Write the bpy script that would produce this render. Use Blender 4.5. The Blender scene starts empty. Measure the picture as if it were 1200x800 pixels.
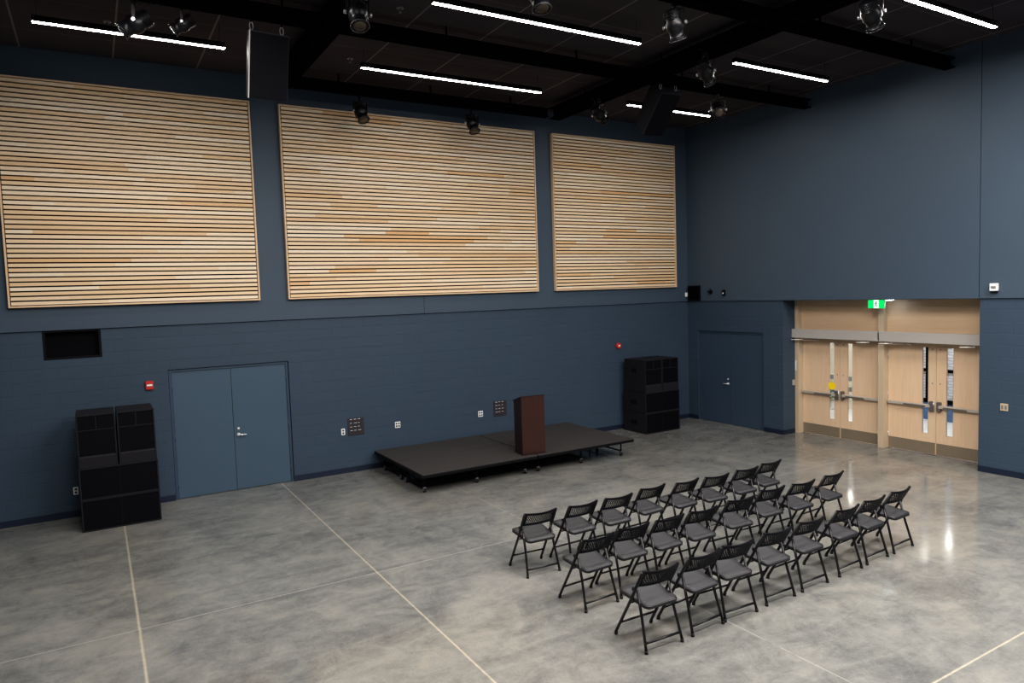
import bpy, bmesh, math, random
from mathutils import Vector, Matrix
random.seed(7)
scene = bpy.context.scene
COL = scene.collection
PI = math.pi

# ------------------------------------------------------------------ materials
def lin(c):
    return tuple((v / 12.92 if v <= 0.04045 else ((v + 0.055) / 1.055) ** 2.4) for v in c)

def rgb(r, g, b):
    return lin((r / 255.0, g / 255.0, b / 255.0))

class NT:
    def __init__(s, name):
        s.m = bpy.data.materials.new(name); s.m.use_nodes = True
        s.t = s.m.node_tree; s.t.nodes.clear()
        s.out = s.t.nodes.new('ShaderNodeOutputMaterial')
    def n(s, typ, **kw):
        nd = s.t.nodes.new(typ)
        for k, v in kw.items():
            if k.startswith('i_'):
                nd.inputs[k[2:]].default_value = v
            else:
                setattr(nd, k, v)
        return nd
    def l(s, a, b): s.t.links.new(a, b)
    def math(s, op, a, b=None, c=None):
        nd = s.n('ShaderNodeMath', operation=op)
        for i, v in enumerate((a, b, c)):
            if v is None: continue
            if isinstance(v, (int, float)): nd.inputs[i].default_value = v
            else: s.l(v, nd.inputs[i])
        return nd.outputs[0]
    def mix(s, fac, a, b, blend='MIX'):
        nd = s.n('ShaderNodeMix', data_type='RGBA', blend_type=blend)
        for i, v in ((0, fac), (6, a), (7, b)):
            if isinstance(v, (int, float)): nd.inputs[i].default_value = v
            elif isinstance(v, tuple): nd.inputs[i].default_value = v if len(v) == 4 else v + (1,)
            else: s.l(v, nd.inputs[i])
        return nd.outputs[2]
    def bsdf(s, color=None, rough=0.5, metal=0.0, spec=0.5):
        b = s.n('ShaderNodeBsdfPrincipled')
        b.inputs['Roughness'].default_value = rough; b.inputs['Metallic'].default_value = metal
        b.inputs['Specular IOR Level'].default_value = spec
        if color is not None:
            if isinstance(color, tuple): b.inputs['Base Color'].default_value = color[:3] + (1,)
            else: s.l(color, b.inputs['Base Color'])
        s.l(b.outputs[0], s.out.inputs[0])
        return b

def mat(name, color, rough=0.5, metal=0.0, var=0.12, scale=6.0, bump=0.0, bscale=80.0, spec=0.5, stretch=(1, 1, 1)):
    n = NT(name)
    tc = n.n('ShaderNodeTexCoord')
    mp = n.n('ShaderNodeMapping'); mp.inputs['Scale'].default_value = stretch
    n.l(tc.outputs['Object'], mp.inputs[0])
    nz = n.n('ShaderNodeTexNoise', i_Scale=scale, i_Detail=4.0)
    n.l(mp.outputs[0], nz.inputs['Vector'])
    lo = tuple(c * (1 - var) for c in color); hi = tuple(min(1, c * (1 + var)) for c in color)
    c = n.mix(nz.outputs[0], lo, hi)
    b = n.bsdf(c, rough, metal, spec)
    if bump:
        n2 = n.n('ShaderNodeTexNoise', i_Scale=bscale, i_Detail=3.0); n.l(tc.outputs['Object'], n2.inputs['Vector'])
        bp = n.n('ShaderNodeBump', i_Strength=bump, i_Distance=0.01)
        n.l(n2.outputs[0], bp.inputs['Height']); n.l(bp.outputs[0], b.inputs['Normal'])
    return n.m

def emis(name, color, strength):
    n = NT(name)
    e = n.n('ShaderNodeEmission', i_Strength=strength); e.inputs[0].default_value = color[:3] + (1,)
    n.l(e.outputs[0], n.out.inputs[0])
    return n.m

def block_mat(name, color, along):
    """painted concrete block courses; along = 'X' or 'Y' horizontal direction"""
    n = NT(name)
    tc = n.n('ShaderNodeTexCoord'); sp = n.n('ShaderNodeSeparateXYZ'); n.l(tc.outputs['Object'], sp.inputs[0])
    cb = n.n('ShaderNodeCombineXYZ'); n.l(sp.outputs[along], cb.inputs[0]); n.l(sp.outputs['Z'], cb.inputs[1])
    br = n.n('ShaderNodeTexBrick', offset=0.5)
    br.inputs['Scale'].default_value = 1.0; br.inputs['Brick Width'].default_value = 0.39; br.inputs['Row Height'].default_value = 0.195
    br.inputs['Mortar Size'].default_value = 0.006; br.inputs['Mortar Smooth'].default_value = 0.35
    br.inputs['Color1'].default_value = tuple(c * 0.98 for c in color) + (1,)
    br.inputs['Color2'].default_value = tuple(c * 1.02 for c in color) + (1,)
    br.inputs['Mortar'].default_value = tuple(c * 1.25 for c in color) + (1,)
    n.l(cb.outputs[0], br.inputs['Vector'])
    nz = n.n('ShaderNodeTexNoise', i_Scale=1.1, i_Detail=3.0); n.l(tc.outputs['Object'], nz.inputs['Vector'])
    c = n.mix(n.math('MULTIPLY', nz.outputs[0], 0.25), br.outputs['Color'], tuple(c * 1.5 for c in color))
    b = n.bsdf(c, 0.55, 0.0, 0.35)
    n3 = n.n('ShaderNodeTexNoise', i_Scale=90.0, i_Detail=3.0); n.l(tc.outputs['Object'], n3.inputs['Vector'])
    hgt = n.math('ADD', n.math('MULTIPLY', br.outputs['Fac'], -1.0), n.math('MULTIPLY', n3.outputs[0], 0.25))
    bp = n.n('ShaderNodeBump', i_Strength=0.7, i_Distance=0.008); n.l(hgt, bp.inputs['Height']); n.l(bp.outputs[0], b.inputs['Normal'])
    return n.m

NAVY = rgb(57, 72, 88)
M = {}
M['block_x'] = block_mat('navy_block_back', NAVY, 'X')
M['block_y'] = block_mat('navy_block_right', NAVY, 'Y')
M['drywall'] = mat('navy_drywall', rgb(70, 84, 99), 0.5, var=0.06, scale=0.9, bump=0.05, bscale=140, spec=0.35)
M['base'] = mat('navy_rubber_base', rgb(26, 36, 56), 0.45, var=0.1)
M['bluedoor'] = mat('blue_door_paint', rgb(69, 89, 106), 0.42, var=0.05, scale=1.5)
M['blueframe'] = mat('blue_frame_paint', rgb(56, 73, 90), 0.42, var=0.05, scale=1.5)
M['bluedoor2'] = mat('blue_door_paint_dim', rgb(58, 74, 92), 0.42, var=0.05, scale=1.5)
M['black'] = mat('black_powder_coat', rgb(22, 22, 26), 0.45, var=0.2, spec=0.12)
M['chairframe'] = mat('chair_black_steel', rgb(14, 14, 18), 0.38, var=0.15)
M['beam'] = mat('beam_black', rgb(11, 11, 16), 0.6, var=0.2, spec=0.0)
M['dark'] = mat('void_black', rgb(8, 9, 14), 0.8, var=0.2, spec=0.12)
M['seat'] = mat('seat_grey_plastic', rgb(56, 56, 59), 0.5, var=0.1, scale=30, bump=0.25, bscale=500)
M['seatshell'] = mat('seat_black_plastic', rgb(30, 30, 35), 0.45, var=0.1)
M['backplastic'] = mat('back_black_plastic', rgb(22, 22, 27), 0.42, var=0.1, spec=0.12)
M['boot'] = mat('rubber_foot', rgb(14, 14, 16), 0.7)
M['steel'] = mat('satin_steel', rgb(200, 200, 205), 0.28, 0.9, var=0.05)
M['chrome'] = mat('bright_metal', rgb(238, 238, 242), 0.25, 0.35, var=0.03)
M['kick'] = mat('brushed_kick_plate', rgb(150, 136, 118), 0.4, 0.4, var=0.12, scale=8, stretch=(1, 1, 40))
M['alu'] = mat('header_aluminium', rgb(186, 181, 176), 0.42, 0.25, var=0.05)
M['bar'] = mat('push_bar_metal', rgb(206, 196, 184), 0.35, 0.35, var=0.05)
M['bardark'] = mat('push_bar_dark', rgb(128, 120, 116), 0.35, 0.5, var=0.05)
M['frame'] = mat('taupe_frame', rgb(192, 174, 150), 0.45, var=0.05)
M['arm'] = mat('closer_arm_metal', rgb(226, 220, 212), 0.35, 0.2, var=0.03)
M['white'] = mat('white_plastic', rgb(236, 236, 236), 0.4, var=0.03)
M['grey'] = mat('grey_plastic', rgb(120, 120, 122), 0.5, var=0.05)
M['socket'] = mat('socket_dark', rgb(40, 40, 45), 0.5)
M['red'] = mat('alarm_red', rgb(196, 52, 46), 0.4, var=0.05)
M['platedark'] = mat('plate_charcoal', rgb(52, 46, 52), 0.5, var=0.08)
M['cab'] = mat('speaker_cabinet', rgb(38, 37, 41), 0.5, var=0.15, scale=20, bump=0.2, bscale=300, spec=0.12)
M['grille'] = mat('speaker_grille', rgb(10, 11, 17), 0.6, var=0.3, scale=120, spec=0.12)
M['flycab'] = mat('hung_speaker_cabinet', rgb(48, 49, 55), 0.45, var=0.1, scale=20, spec=0.12)
M['carpet'] = mat('stage_deck', rgb(53, 49, 49), 0.75, var=0.1, scale=150, bump=0.3, bscale=400)
M['stageedge'] = mat('stage_edge_black', rgb(18, 18, 20), 0.5, spec=0.12)
M['tyre'] = mat('caster_tyre', rgb(15, 15, 17), 0.6)
M['green'] = emis('exit_green', rgb(0, 205, 92), 1.1)
M['exitwhite'] = emis('exit_white', rgb(225, 255, 235), 1.15)
M['exitman'] = mat('exit_man_green', rgb(0, 110, 50), 0.5)
M['led'] = emis('led_tube', (1.0, 0.97, 0.93), 42.0)
M['ring'] = mat('dark_ring', rgb(70, 70, 76), 0.25, 0.8)
M['led_bright'] = emis('led_tube_bright', (1.0, 0.97, 0.93), 66.0)
M['lens'] = mat('lens_glass', rgb(74, 64, 54), 0.12, var=0.05)
M['fixture'] = mat('stage_light_black', rgb(16, 16, 20), 0.35, var=0.2, scale=15, spec=0.3)
M['cable'] = mat('cable_grey', rgb(70, 68, 68), 0.5)
M['yellow'] = mat('sticker_yellow', rgb(245, 215, 20), 0.5, var=0.05)
M['sticker_grey'] = mat('sticker_grey', rgb(140, 140, 138), 0.5, var=0.25, scale=60)
M['leaf'] = mat('leaf_green', rgb(90, 120, 40), 0.5, var=0.4, scale=20)
M['pot'] = mat('pot_white', rgb(235, 235, 235), 0.5, var=0.04)
M['cream'] = mat('corridor_cream', rgb(244, 240, 228), 0.6, var=0.03)
M['corrfloor'] = mat('corridor_floor', rgb(240, 242, 246), 0.5, var=0.05, scale=2)
M['corrblue'] = mat('corridor_blue', rgb(88, 122, 168), 0.5, var=0.08)

def glass():
    n = NT('window_glass')
    g = n.n('ShaderNodeBsdfPrincipled'); g.inputs['Base Color'].default_value = (1, 1, 1, 1)
    g.inputs['Roughness'].default_value = 0.0; g.inputs['IOR'].default_value = 1.05
    g.inputs['Transmission Weight'].default_value = 1.0
    n.l(g.outputs[0], n.out.inputs[0]); return n.m
M['glass'] = glass()

def wood(name, dark, light, along='Z', rough=0.45):
    n = NT(name)
    tc = n.n('ShaderNodeTexCoord'); mp = n.n('ShaderNodeMapping')
    sc = {'Z': (14, 14, 0.9), 'X': (0.9, 14, 14), 'Y': (14, 0.9, 14)}[along]
    mp.inputs['Scale'].default_value = sc; n.l(tc.outputs['Object'], mp.inputs[0])
    nz = n.n('ShaderNodeTexNoise', i_Scale=2.2, i_Detail=6.0, i_Distortion=0.6); n.l(mp.outputs[0], nz.inputs['Vector'])
    c = n.mix(nz.outputs[0], dark, light)
    n.bsdf(c, rough); return n.m
M['maple'] = wood('pale_maple', rgb(206, 176, 146), rgb(226, 199, 170), 'Z', 0.42)
M['mapleh'] = wood('pale_maple_transom', rgb(200, 170, 138), rgb(220, 192, 162), 'Y', 0.42)
M['mahog'] = wood('dark_mahogany', rgb(44, 25, 22), rgb(66, 39, 32), 'Z', 0.35)
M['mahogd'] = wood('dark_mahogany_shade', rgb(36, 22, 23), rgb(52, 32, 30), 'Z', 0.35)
M['panelframe'] = wood('panel_frame_wood', rgb(212, 180, 148), rgb(234, 206, 172), 'X', 0.5)

def slatwood():
    n = NT('slat_wood')
    at = n.n('ShaderNodeAttribute', attribute_name='tone')
    cr = n.n('ShaderNodeValToRGB')
    e = cr.color_ramp.elements
    e[0].position = 0.0; e[0].color = rgb(226, 180, 128) + (1,)
    e[1].position = 1.0; e[1].color = rgb(248, 232, 208) + (1,)
    k = e.new(0.2); k.color = rgb(234, 202, 162) + (1,)
    k = e.new(0.55); k.color = rgb(240, 214, 180) + (1,)
    n.l(at.outputs['Fac'], cr.inputs[0])
    tc = n.n('ShaderNodeTexCoord'); mp = n.n('ShaderNodeMapping'); mp.inputs['Scale'].default_value = (1.2, 20, 40)
    n.l(tc.outputs['Object'], mp.inputs[0])
    nz = n.n('ShaderNodeTexNoise', i_Scale=2.0, i_Detail=5.0); n.l(mp.outputs[0], nz.inputs['Vector'])
    c = n.mix(n.math('MULTIPLY', nz.outputs[0], 0.22), cr.outputs[0], rgb(190, 140, 92))
    n.bsdf(c, 0.5); return n.m
M['slat'] = slatwood()

def floor_mat():
    n = NT('polished_concrete')
    tc = n.n('ShaderNodeTexCoord')
    big = n.n('ShaderNodeTexNoise', i_Scale=0.55, i_Detail=5.0, i_Roughness=0.6, i_Distortion=0.8); n.l(tc.outputs['Object'], big.inputs['Vector'])
    mid = n.n('ShaderNodeTexNoise', i_Scale=2.6, i_Detail=9.0, i_Roughness=0.7, i_Distortion=0.7); n.l(tc.outputs['Object'], mid.inputs['Vector'])
    mp = n.n('ShaderNodeMapping'); mp.inputs['Scale'].default_value = (0.7, 2.4, 1); mp.inputs['Rotation'].default_value = (0, 0, 0.35)
    n.l(tc.outputs['Object'], mp.inputs[0])
    swirl = n.n('ShaderNodeTexNoise', i_Scale=1.1, i_Detail=7.0, i_Roughness=0.62, i_Distortion=1.2); n.l(mp.outputs[0], swirl.inputs['Vector'])
    fine = n.n('ShaderNodeTexNoise', i_Scale=45.0, i_Detail=4.0); n.l(tc.outputs['Object'], fine.inputs['Vector'])
    v = n.math('ADD', n.math('MULTIPLY', big.outputs[0], 0.36), n.math('ADD', n.math('MULTIPLY', mid.outputs[0], 0.38), n.math('MULTIPLY', swirl.outputs[0], 0.26)))
    v = n.math('ADD', v, n.math('MULTIPLY', n.math('SUBTRACT', fine.outputs[0], 0.5), 0.10))
    grit = n.n('ShaderNodeTexNoise', i_Scale=13.0, i_Detail=6.0, i_Roughness=0.7); n.l(tc.outputs['Object'], grit.inputs['Vector'])
    v = n.math('ADD', v, n.math('MULTIPLY', n.math('SUBTRACT', grit.outputs[0], 0.5), 0.13))
    cr = n.n('ShaderNodeValToRGB'); e = cr.color_ramp.elements
    e[0].position = 0.33; e[0].color = rgb(92, 92, 91) + (1,)
    e[1].position = 0.68; e[1].color = rgb(160, 156, 147) + (1,)
    k = e.new(0.43); k.color = rgb(114, 114, 112) + (1,)
    k = e.new(0.53); k.color = rgb(136, 135, 131) + (1,)
    n.l(v, cr.inputs[0])
    col = n.mix(1.0, cr.outputs[0], (0.80, 0.80, 0.80), 'MULTIPLY')
    sp = n.n('ShaderNodeSeparateXYZ'); n.l(tc.outputs['Object'], sp.inputs[0])
    wob = n.math('MULTIPLY', n.math('SUBTRACT', mid.outputs[0], 0.5), 0.012)
    brk = n.n('ShaderNodeTexNoise', i_Scale=1.3, i_Detail=2.0); n.l(tc.outputs['Object'], brk.inputs['Vector'])
    def joint(col, axis, pos, w, strength, color, fade=0.0):
        d = n.math('ABSOLUTE', n.math('ADD', n.math('SUBTRACT', sp.outputs[axis], pos), wob))
        mk = n.math('SUBTRACT', 1.0, n.math('SMOOTH_MIN', n.math('DIVIDE', d, w), 1.0, 0.2))
        mk = n.math('MULTIPLY', n.math('MAXIMUM', mk, 0.0), strength)
        mk = n.math('MULTIPLY', mk, n.math('ADD', 0.25, n.math('MULTIPLY', grit.outputs[0], 1.0)))
        if fade: mk = n.math('MULTIPLY', mk, n.math('GREATER_THAN', brk.outputs[0], 0.46))
        return n.mix(mk, col, color)
    pale = rgb(186, 176, 156); grey = rgb(164, 160, 152)
    for x, w, s in ((-12.53, 0.019, 0.95), (-10.02, 0.016, 0.85)): col = joint(col, 'X', x, w, s, pale)
    for x in (-7.6,): col = joint(col, 'X', x, 0.012, 0.7, grey, 1)
    col = joint(col, 'Y', -4.92, 0.014, 0.9, grey)
    col = joint(col, 'Y', -9.79, 0.014, 1.0, pale)
    for y in (-2.47,): col = joint(col, 'Y', y, 0.010, 0.6, grey, 1)
    b = n.bsdf(col, 0.3, 0.0, 0.5)
    rr = n.math('ADD', 0.05, n.math('MULTIPLY', mid.outputs[0], 0.15)); n.l(rr, b.inputs['Roughness'])
    bp = n.n('ShaderNodeBump', i_Strength=0.04, i_Distance=0.01); n.l(mid.outputs[0], bp.inputs['Height']); n.l(bp.outputs[0], b.inputs['Normal'])
    return n.m
M['floor'] = floor_mat()

def ceiling_mat():
    n = NT('dark_ceiling_tiles')
    tc = n.n('ShaderNodeTexCoord'); sp = n.n('ShaderNodeSeparateXYZ'); n.l(tc.outputs['Object'], sp.inputs[0])
    nz = n.n('ShaderNodeTexNoise', i_Scale=1.0, i_Detail=3.0); n.l(tc.outputs['Object'], nz.inputs['Vector'])
    col = n.mix(nz.outputs[0], rgb(66, 62, 66), rgb(76, 71, 74))
    def grid(axis, off, step, w):
        f = n.math('PINGPONG', n.math('SUBTRACT', sp.outputs[axis], off), step / 2)
        return n.math('LESS_THAN', f, w)
    col = n.mix(n.math('MULTIPLY', grid('X', -8.62, 1.2, 0.012), 0.75), col, rgb(128, 120, 120))
    col = n.mix(n.math('MULTIPLY', grid('Y', -2.08, 1.22, 0.010), 0.35), col, rgb(116, 108, 108))
    n.bsdf(col, 0.9, 0.0, 0.0); return n.m
M['ceiling'] = ceiling_mat()

def brick_corr():
    n = NT('corridor_white_brick')
    tc = n.n('ShaderNodeTexCoord'); sp = n.n('ShaderNodeSeparateXYZ'); n.l(tc.outputs['Object'], sp.inputs[0])
    cb = n.n('ShaderNodeCombineXYZ'); n.l(sp.outputs['Y'], cb.inputs[0]); n.l(sp.outputs['Z'], cb.inputs[1])
    br = n.n('ShaderNodeTexBrick', offset=0.5); br.inputs['Scale'].default_value = 1.0
    br.inputs['Brick Width'].default_value = 0.2; br.inputs['Row Height'].default_value = 0.067; br.inputs['Mortar Size'].default_value = 0.008
    br.inputs['Color1'].default_value = rgb(202, 208, 220) + (1,); br.inputs['Color2'].default_value = rgb(214, 220, 230) + (1,)
    br.inputs['Mortar'].default_value = rgb(172, 178, 190) + (1,)
    n.l(cb.outputs[0], br.inputs['Vector']); n.bsdf(br.outputs['Color'], 0.7); return n.m
M['corrbrick'] = brick_corr()

# ------------------------------------------------------------------ mesh helper
class MB:
    def __init__(s): s.bm = bmesh.new()
    def _merge(s, b, mi, mtx=None):
        for f in b.faces: f.material_index = mi
        if mtx is not None: bmesh.ops.transform(b, matrix=mtx, verts=b.verts)
        me = bpy.data.meshes.new('tmp'); b.to_mesh(me); b.free(); s.bm.from_mesh(me); bpy.data.meshes.remove(me); return s
    def box(s, lo, hi, bev=0.0, mi=0, mtx=None, seg=2):
        b = bmesh.new(); bmesh.ops.create_cube(b, size=1)
        for v in b.verts: v.co = Vector([(lo[i] + hi[i]) / 2 + v.co[i] * (hi[i] - lo[i]) for i in range(3)])
        if bev: bmesh.ops.bevel(b, geom=list(b.edges), offset=bev, segments=seg, affect='EDGES')
        return s._merge(b, mi, mtx)
    def cyl(s, p0, p1, r0, r1=None, n=14, mi=0, mtx=None, cap=True):
        p0 = Vector(p0); p1 = Vector(p1); r1 = r0 if r1 is None else r1
        d = p1 - p0; b = bmesh.new()
        bmesh.ops.create_cone(b, cap_ends=cap, segments=n, radius1=r0, radius2=r1, depth=d.length)
        q = Vector((0, 0, 1)).rotation_difference(d.normalized())
        bmesh.ops.transform(b, matrix=Matrix.Translation((p0 + p1) / 2) @ q.to_matrix().to_4x4(), verts=b.verts)
        for f in b.faces: f.smooth = len(f.verts) == 4
        return s._merge(b, mi, mtx)
    def tube(s, pts, r, n=8, mi=0):
        pts = [Vector(p) for p in pts]
        b = bmesh.new(); rings = []
        for i, p in enumerate(pts):
            a = pts[max(i - 1, 0)]; c = pts[min(i + 1, len(pts) - 1)]
            t = (c - a).normalized(); up = Vector((0, 0, 1)) if abs(t.z) < 0.9 else Vector((1, 0, 0))
            u = t.cross(up).normalized(); w = u.cross(t).normalized()
            rings.append([b.verts.new(p + r * (math.cos(2 * PI * k / n) * u + math.sin(2 * PI * k / n) * w)) for k in range(n)])
        for i in range(len(rings) - 1):
            for k in range(n):
                f = b.faces.new((rings[i][k], rings[i][(k + 1) % n], rings[i + 1][(k + 1) % n], rings[i + 1][k])); f.smooth = True
        b.faces.new(rings[0]); b.faces.new(rings[-1][::-1])
        bmesh.ops.recalc_face_normals(b, faces=b.faces)
        return s._merge(b, mi)
    def prism(s, prof, axis, a, c, mi=0, bev=0.0, mtx=None):
        """prof: 2D points in the two other axes (cyclic order of xyz), extruded a..c on axis"""
        i = 'xyz'.index(axis); j, k = (i + 1) % 3, (i + 2) % 3
        b = bmesh.new()
        def mk(v, t):
            co = [0, 0, 0]; co[i] = t; co[j] = v[0]; co[k] = v[1]; return b.verts.new(co)
        A = [mk(v, a) for v in prof]; B = [mk(v, c) for v in prof]; n = len(prof)
        b.faces.new(A); b.faces.new(B[::-1])
        for q in range(n): b.faces.new((A[q], B[q], B[(q + 1) % n], A[(q + 1) % n]))
        bmesh.ops.recalc_face_normals(b, faces=b.faces)
        if bev: bmesh.ops.bevel(b, geom=list(b.edges), offset=bev, segments=2, affect='EDGES')
        return s._merge(b, mi, mtx)
    def lathe(s, prof, n=20, mi=0, mtx=None):
        b = bmesh.new(); rings = []
        for r, z in prof:
            rings.append([b.verts.new((r * math.cos(2 * PI * k / n), r * math.sin(2 * PI * k / n), z)) for k in range(n)])
        for i in range(len(rings) - 1):
            for k in range(n):
                f = b.faces.new((rings[i][k], rings[i][(k + 1) % n], rings[i + 1][(k + 1) % n], rings[i + 1][k])); f.smooth = True
        b.faces.new(rings[0][::-1]); b.faces.new(rings[-1])
        bmesh.ops.remove_doubles(b, verts=b.verts, dist=1e-5)
        bmesh.ops.recalc_face_normals(b, faces=b.faces)
        return s._merge(b, mi, mtx)
    def build(s, name, mats, parent=None, loc=None, rot=None):
        me = bpy.data.meshes.new(name); s.bm.to_mesh(me); s.bm.free()
        for m_ in (mats if isinstance(mats, (list, tuple)) else [mats]): me.materials.append(m_)
        o = bpy.data.objects.new(name, me); COL.objects.link(o)
        if parent: o.parent = parent
        if loc: o.location = loc
        if rot: o.rotation_euler = rot
        return o

def tag(o, label=None, cat=None, group=None, kind=None):
    if label: o['label'] = label
    if cat: o['category'] = cat
    if group: o['group'] = group
    if kind: o['kind'] = kind
    return o

def thing(name, label, cat, loc=(0, 0, 0), rotz=0.0, group=None, kind=None):
    o = bpy.data.objects.new(name, None); COL.objects.link(o)
    o.empty_display_size = 0.1; o.location = loc; o.rotation_euler = (0, 0, rotz)
    return tag(o, label, cat, group, kind)

def struct(name, mb, m, label, cat, parent=None):
    return tag(mb.build(name, m, parent), label, cat, None, 'structure')

KIDS = {}
def copy_tree(o, parent=None):
    c = o.copy(); COL.objects.link(c)
    if parent is not None: c.parent = parent
    for ch in list(o.children): copy_tree(ch, c)
    return c

def grid_wall(mb, axis, at, thick, us, zs, solid, mi=0):
    """wall made of cells; axis 'y' (plane y=at, u=x) or 'x' (plane x=at, u=y); only outer faces are made"""
    nu, nz = len(us) - 1, len(zs) - 1
    def P(u, z, d): return (u, at + d, z) if axis == 'y' else (at + d, u, z)
    def has(i, j): return 0 <= i < nu and 0 <= j < nz and solid((us[i] + us[i + 1]) / 2, (zs[j] + zs[j + 1]) / 2)
    b = mb.bm; vc = {}
    def V(u, z, d):
        k = (u, z, d)
        if k not in vc: vc[k] = b.verts.new(P(u, z, d))
        return vc[k]
    for i in range(nu):
        for j in range(nz):
            if not has(i, j): continue
            u0, u1, z0, z1 = us[i], us[i + 1], zs[j], zs[j + 1]
            F = [[V(u0, z0, 0), V(u1, z0, 0), V(u1, z1, 0), V(u0, z1, 0)], [V(u0, z0, thick), V(u0, z1, thick), V(u1, z1, thick), V(u1, z0, thick)]]
            if not has(i - 1, j): F.append([V(u0, z0, 0), V(u0, z1, 0), V(u0, z1, thick), V(u0, z0, thick)])
            if not has(i + 1, j): F.append([V(u1, z0, 0), V(u1, z0, thick), V(u1, z1, thick), V(u1, z1, 0)])
            if not has(i, j - 1): F.append([V(u0, z0, 0), V(u0, z0, thick), V(u1, z0, thick), V(u1, z0, 0)])
            if not has(i, j + 1): F.append([V(u0, z1, 0), V(u1, z1, 0), V(u1, z1, thick), V(u0, z1, thick)])
            for f in F: b.faces.new(f).material_index = mi
    bmesh.ops.recalc_face_normals(b, faces=b.faces)
    return mb

# ------------------------------------------------------------------ dimensions
XL, YF = -18.5, -16.0          # hidden left and front walls
BAND, CEIL = 2.922, 7.12
REC0, REC1, FR, DP = -2.804, -6.74, 0.39, 0.54    # entrance recess: y range, frame face x, door plane x

# floor, ceiling
struct('floor', MB().box((XL, YF, -0.2), (0.9, 0.35, 0.0)), M['floor'], 'polished grey concrete floor with pale saw-cut joints', 'floor')
struct('ceiling', MB().box((XL, YF, CEIL), (0.35, 0.35, CEIL + 0.2)), M['ceiling'], 'dark tiled ceiling above the beams and lights', 'ceiling')

# back wall: lower block wall with a double door and a vent opening
DX0, DX1, DZ = -11.735, -9.79, 2.19
VX0, VX1, VZ = -13.42, -12.65, 2.475
us = [XL, VX0, VX1, DX0, DX1, 0.35]; zs = [0, DZ, VZ, BAND]
def solid_back(u, z):
    if DX0 < u < DX1 and z < DZ: return False
    if VX0 < u < VX1 and z > VZ: return False
    return True
struct('wall_back', grid_wall(MB(), 'y', 0.0, 0.3, us, zs, solid_back), M['block_x'], 'navy painted block wall behind the low stage', 'wall')
struct('wall_back_upper', MB().box((XL, -0.035, BAND + 0.004), (0.35, 0.3, CEIL)), M['drywall'], 'smooth navy upper wall carrying the three slatted wood panels', 'wall')
# right wall: lower
SX0, SX1, SZ = -2.285, -0.33, 2.205
us = [REC0, SX0, SX1, 0.0]
struct('wall_right', grid_wall(MB(), 'x', 0.0, 0.62, us, [0, SZ, BAND], lambda u, z: not (SX0 < u < SX1 and z < SZ)), M['block_y'],
       'navy block wall between the corner and the wood entrance doors', 'wall')
struct('wall_right_side', MB().box((0.0, YF, 0), (0.62, REC1 + 0.02, BAND)), M['block_y'], 'navy block wall to the right of the wood entrance doors', 'wall')
struct('wall_right_upper', MB().box((-0.03, -6.712, BAND + 0.004), (0.62, -0.036, CEIL)).box((-0.03, YF, BAND + 0.004), (0.62, -6.722, CEIL)), M['drywall'],
       'smooth navy upper wall above the wood entrance doors', 'wall')
struct('wall_left', MB().box((XL - 0.2, YF, 0), (XL, 0.3, CEIL)), M['drywall'], 'navy wall at the far left of the hall', 'wall')
struct('wall_front', MB().box((XL, YF - 0.2, 0), (0.6, YF, CEIL)), M['drywall'], 'navy wall facing the stage wall', 'wall')
struct('trim_3', MB().box((-7.134, -0.0365, BAND + 0.006), (-7.128, -0.034, 3.28)), M['dark'], 'thin vertical joint in the upper wall under the middle wood panel', 'trim')
# baseboards
bb = MB().box((XL, -0.012, 0), (DX0 - 0.01, 0.0, 0.1)).box((DX1 + 0.01, -0.012, 0), (0.0, 0.0, 0.1))
struct('baseboard_back', bb, M['base'], 'dark navy rubber baseboard along the back wall', 'baseboard')
bb = MB().box((-0.012, SX1 + 0.01, 0), (0.0, -0.013, 0.1)).box((-0.012, REC0, 0), (0, SX0 - 0.01, 0.1)).box((0, REC0 - 0.012, 0), (FR - .01, REC0 - 0.0005, 0.1)).box((-0.012, YF, 0), (0, REC1 + 0.02, 0.1))
struct('baseboard_right', bb, M['base'], 'dark navy rubber baseboard along the right wall', 'baseboard')

# ------------------------------------------------------------------ blue double doors
def lever(parent, facing, at, side, m):
    """facing: matrix placing local (x along the wall, y out of the wall, z up)"""
    r = MB().cyl((0, 0, 0), (0, 0.012, 0), 0.03, n=16).cyl((0, 0.012, 0), (0, 0.05, 0), 0.011).tube([(0, 0.05, 0), (0.03 * side, 0.055, 0), (0.12 * side, 0.052, -0.004)], 0.011)
    o = r.build('lever_handle', m, parent); o.matrix_local = facing @ Matrix.Translation(at); tag(o, 'small chrome lever handle')
    r = MB().cyl((0, 0, 0), (0, 0.014, 0), 0.02, n=16)
    o = r.build('lock_cylinder', m, parent); o.matrix_local = facing @ Matrix.Translation((at[0], at[1], at[2] + 0.11))

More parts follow.
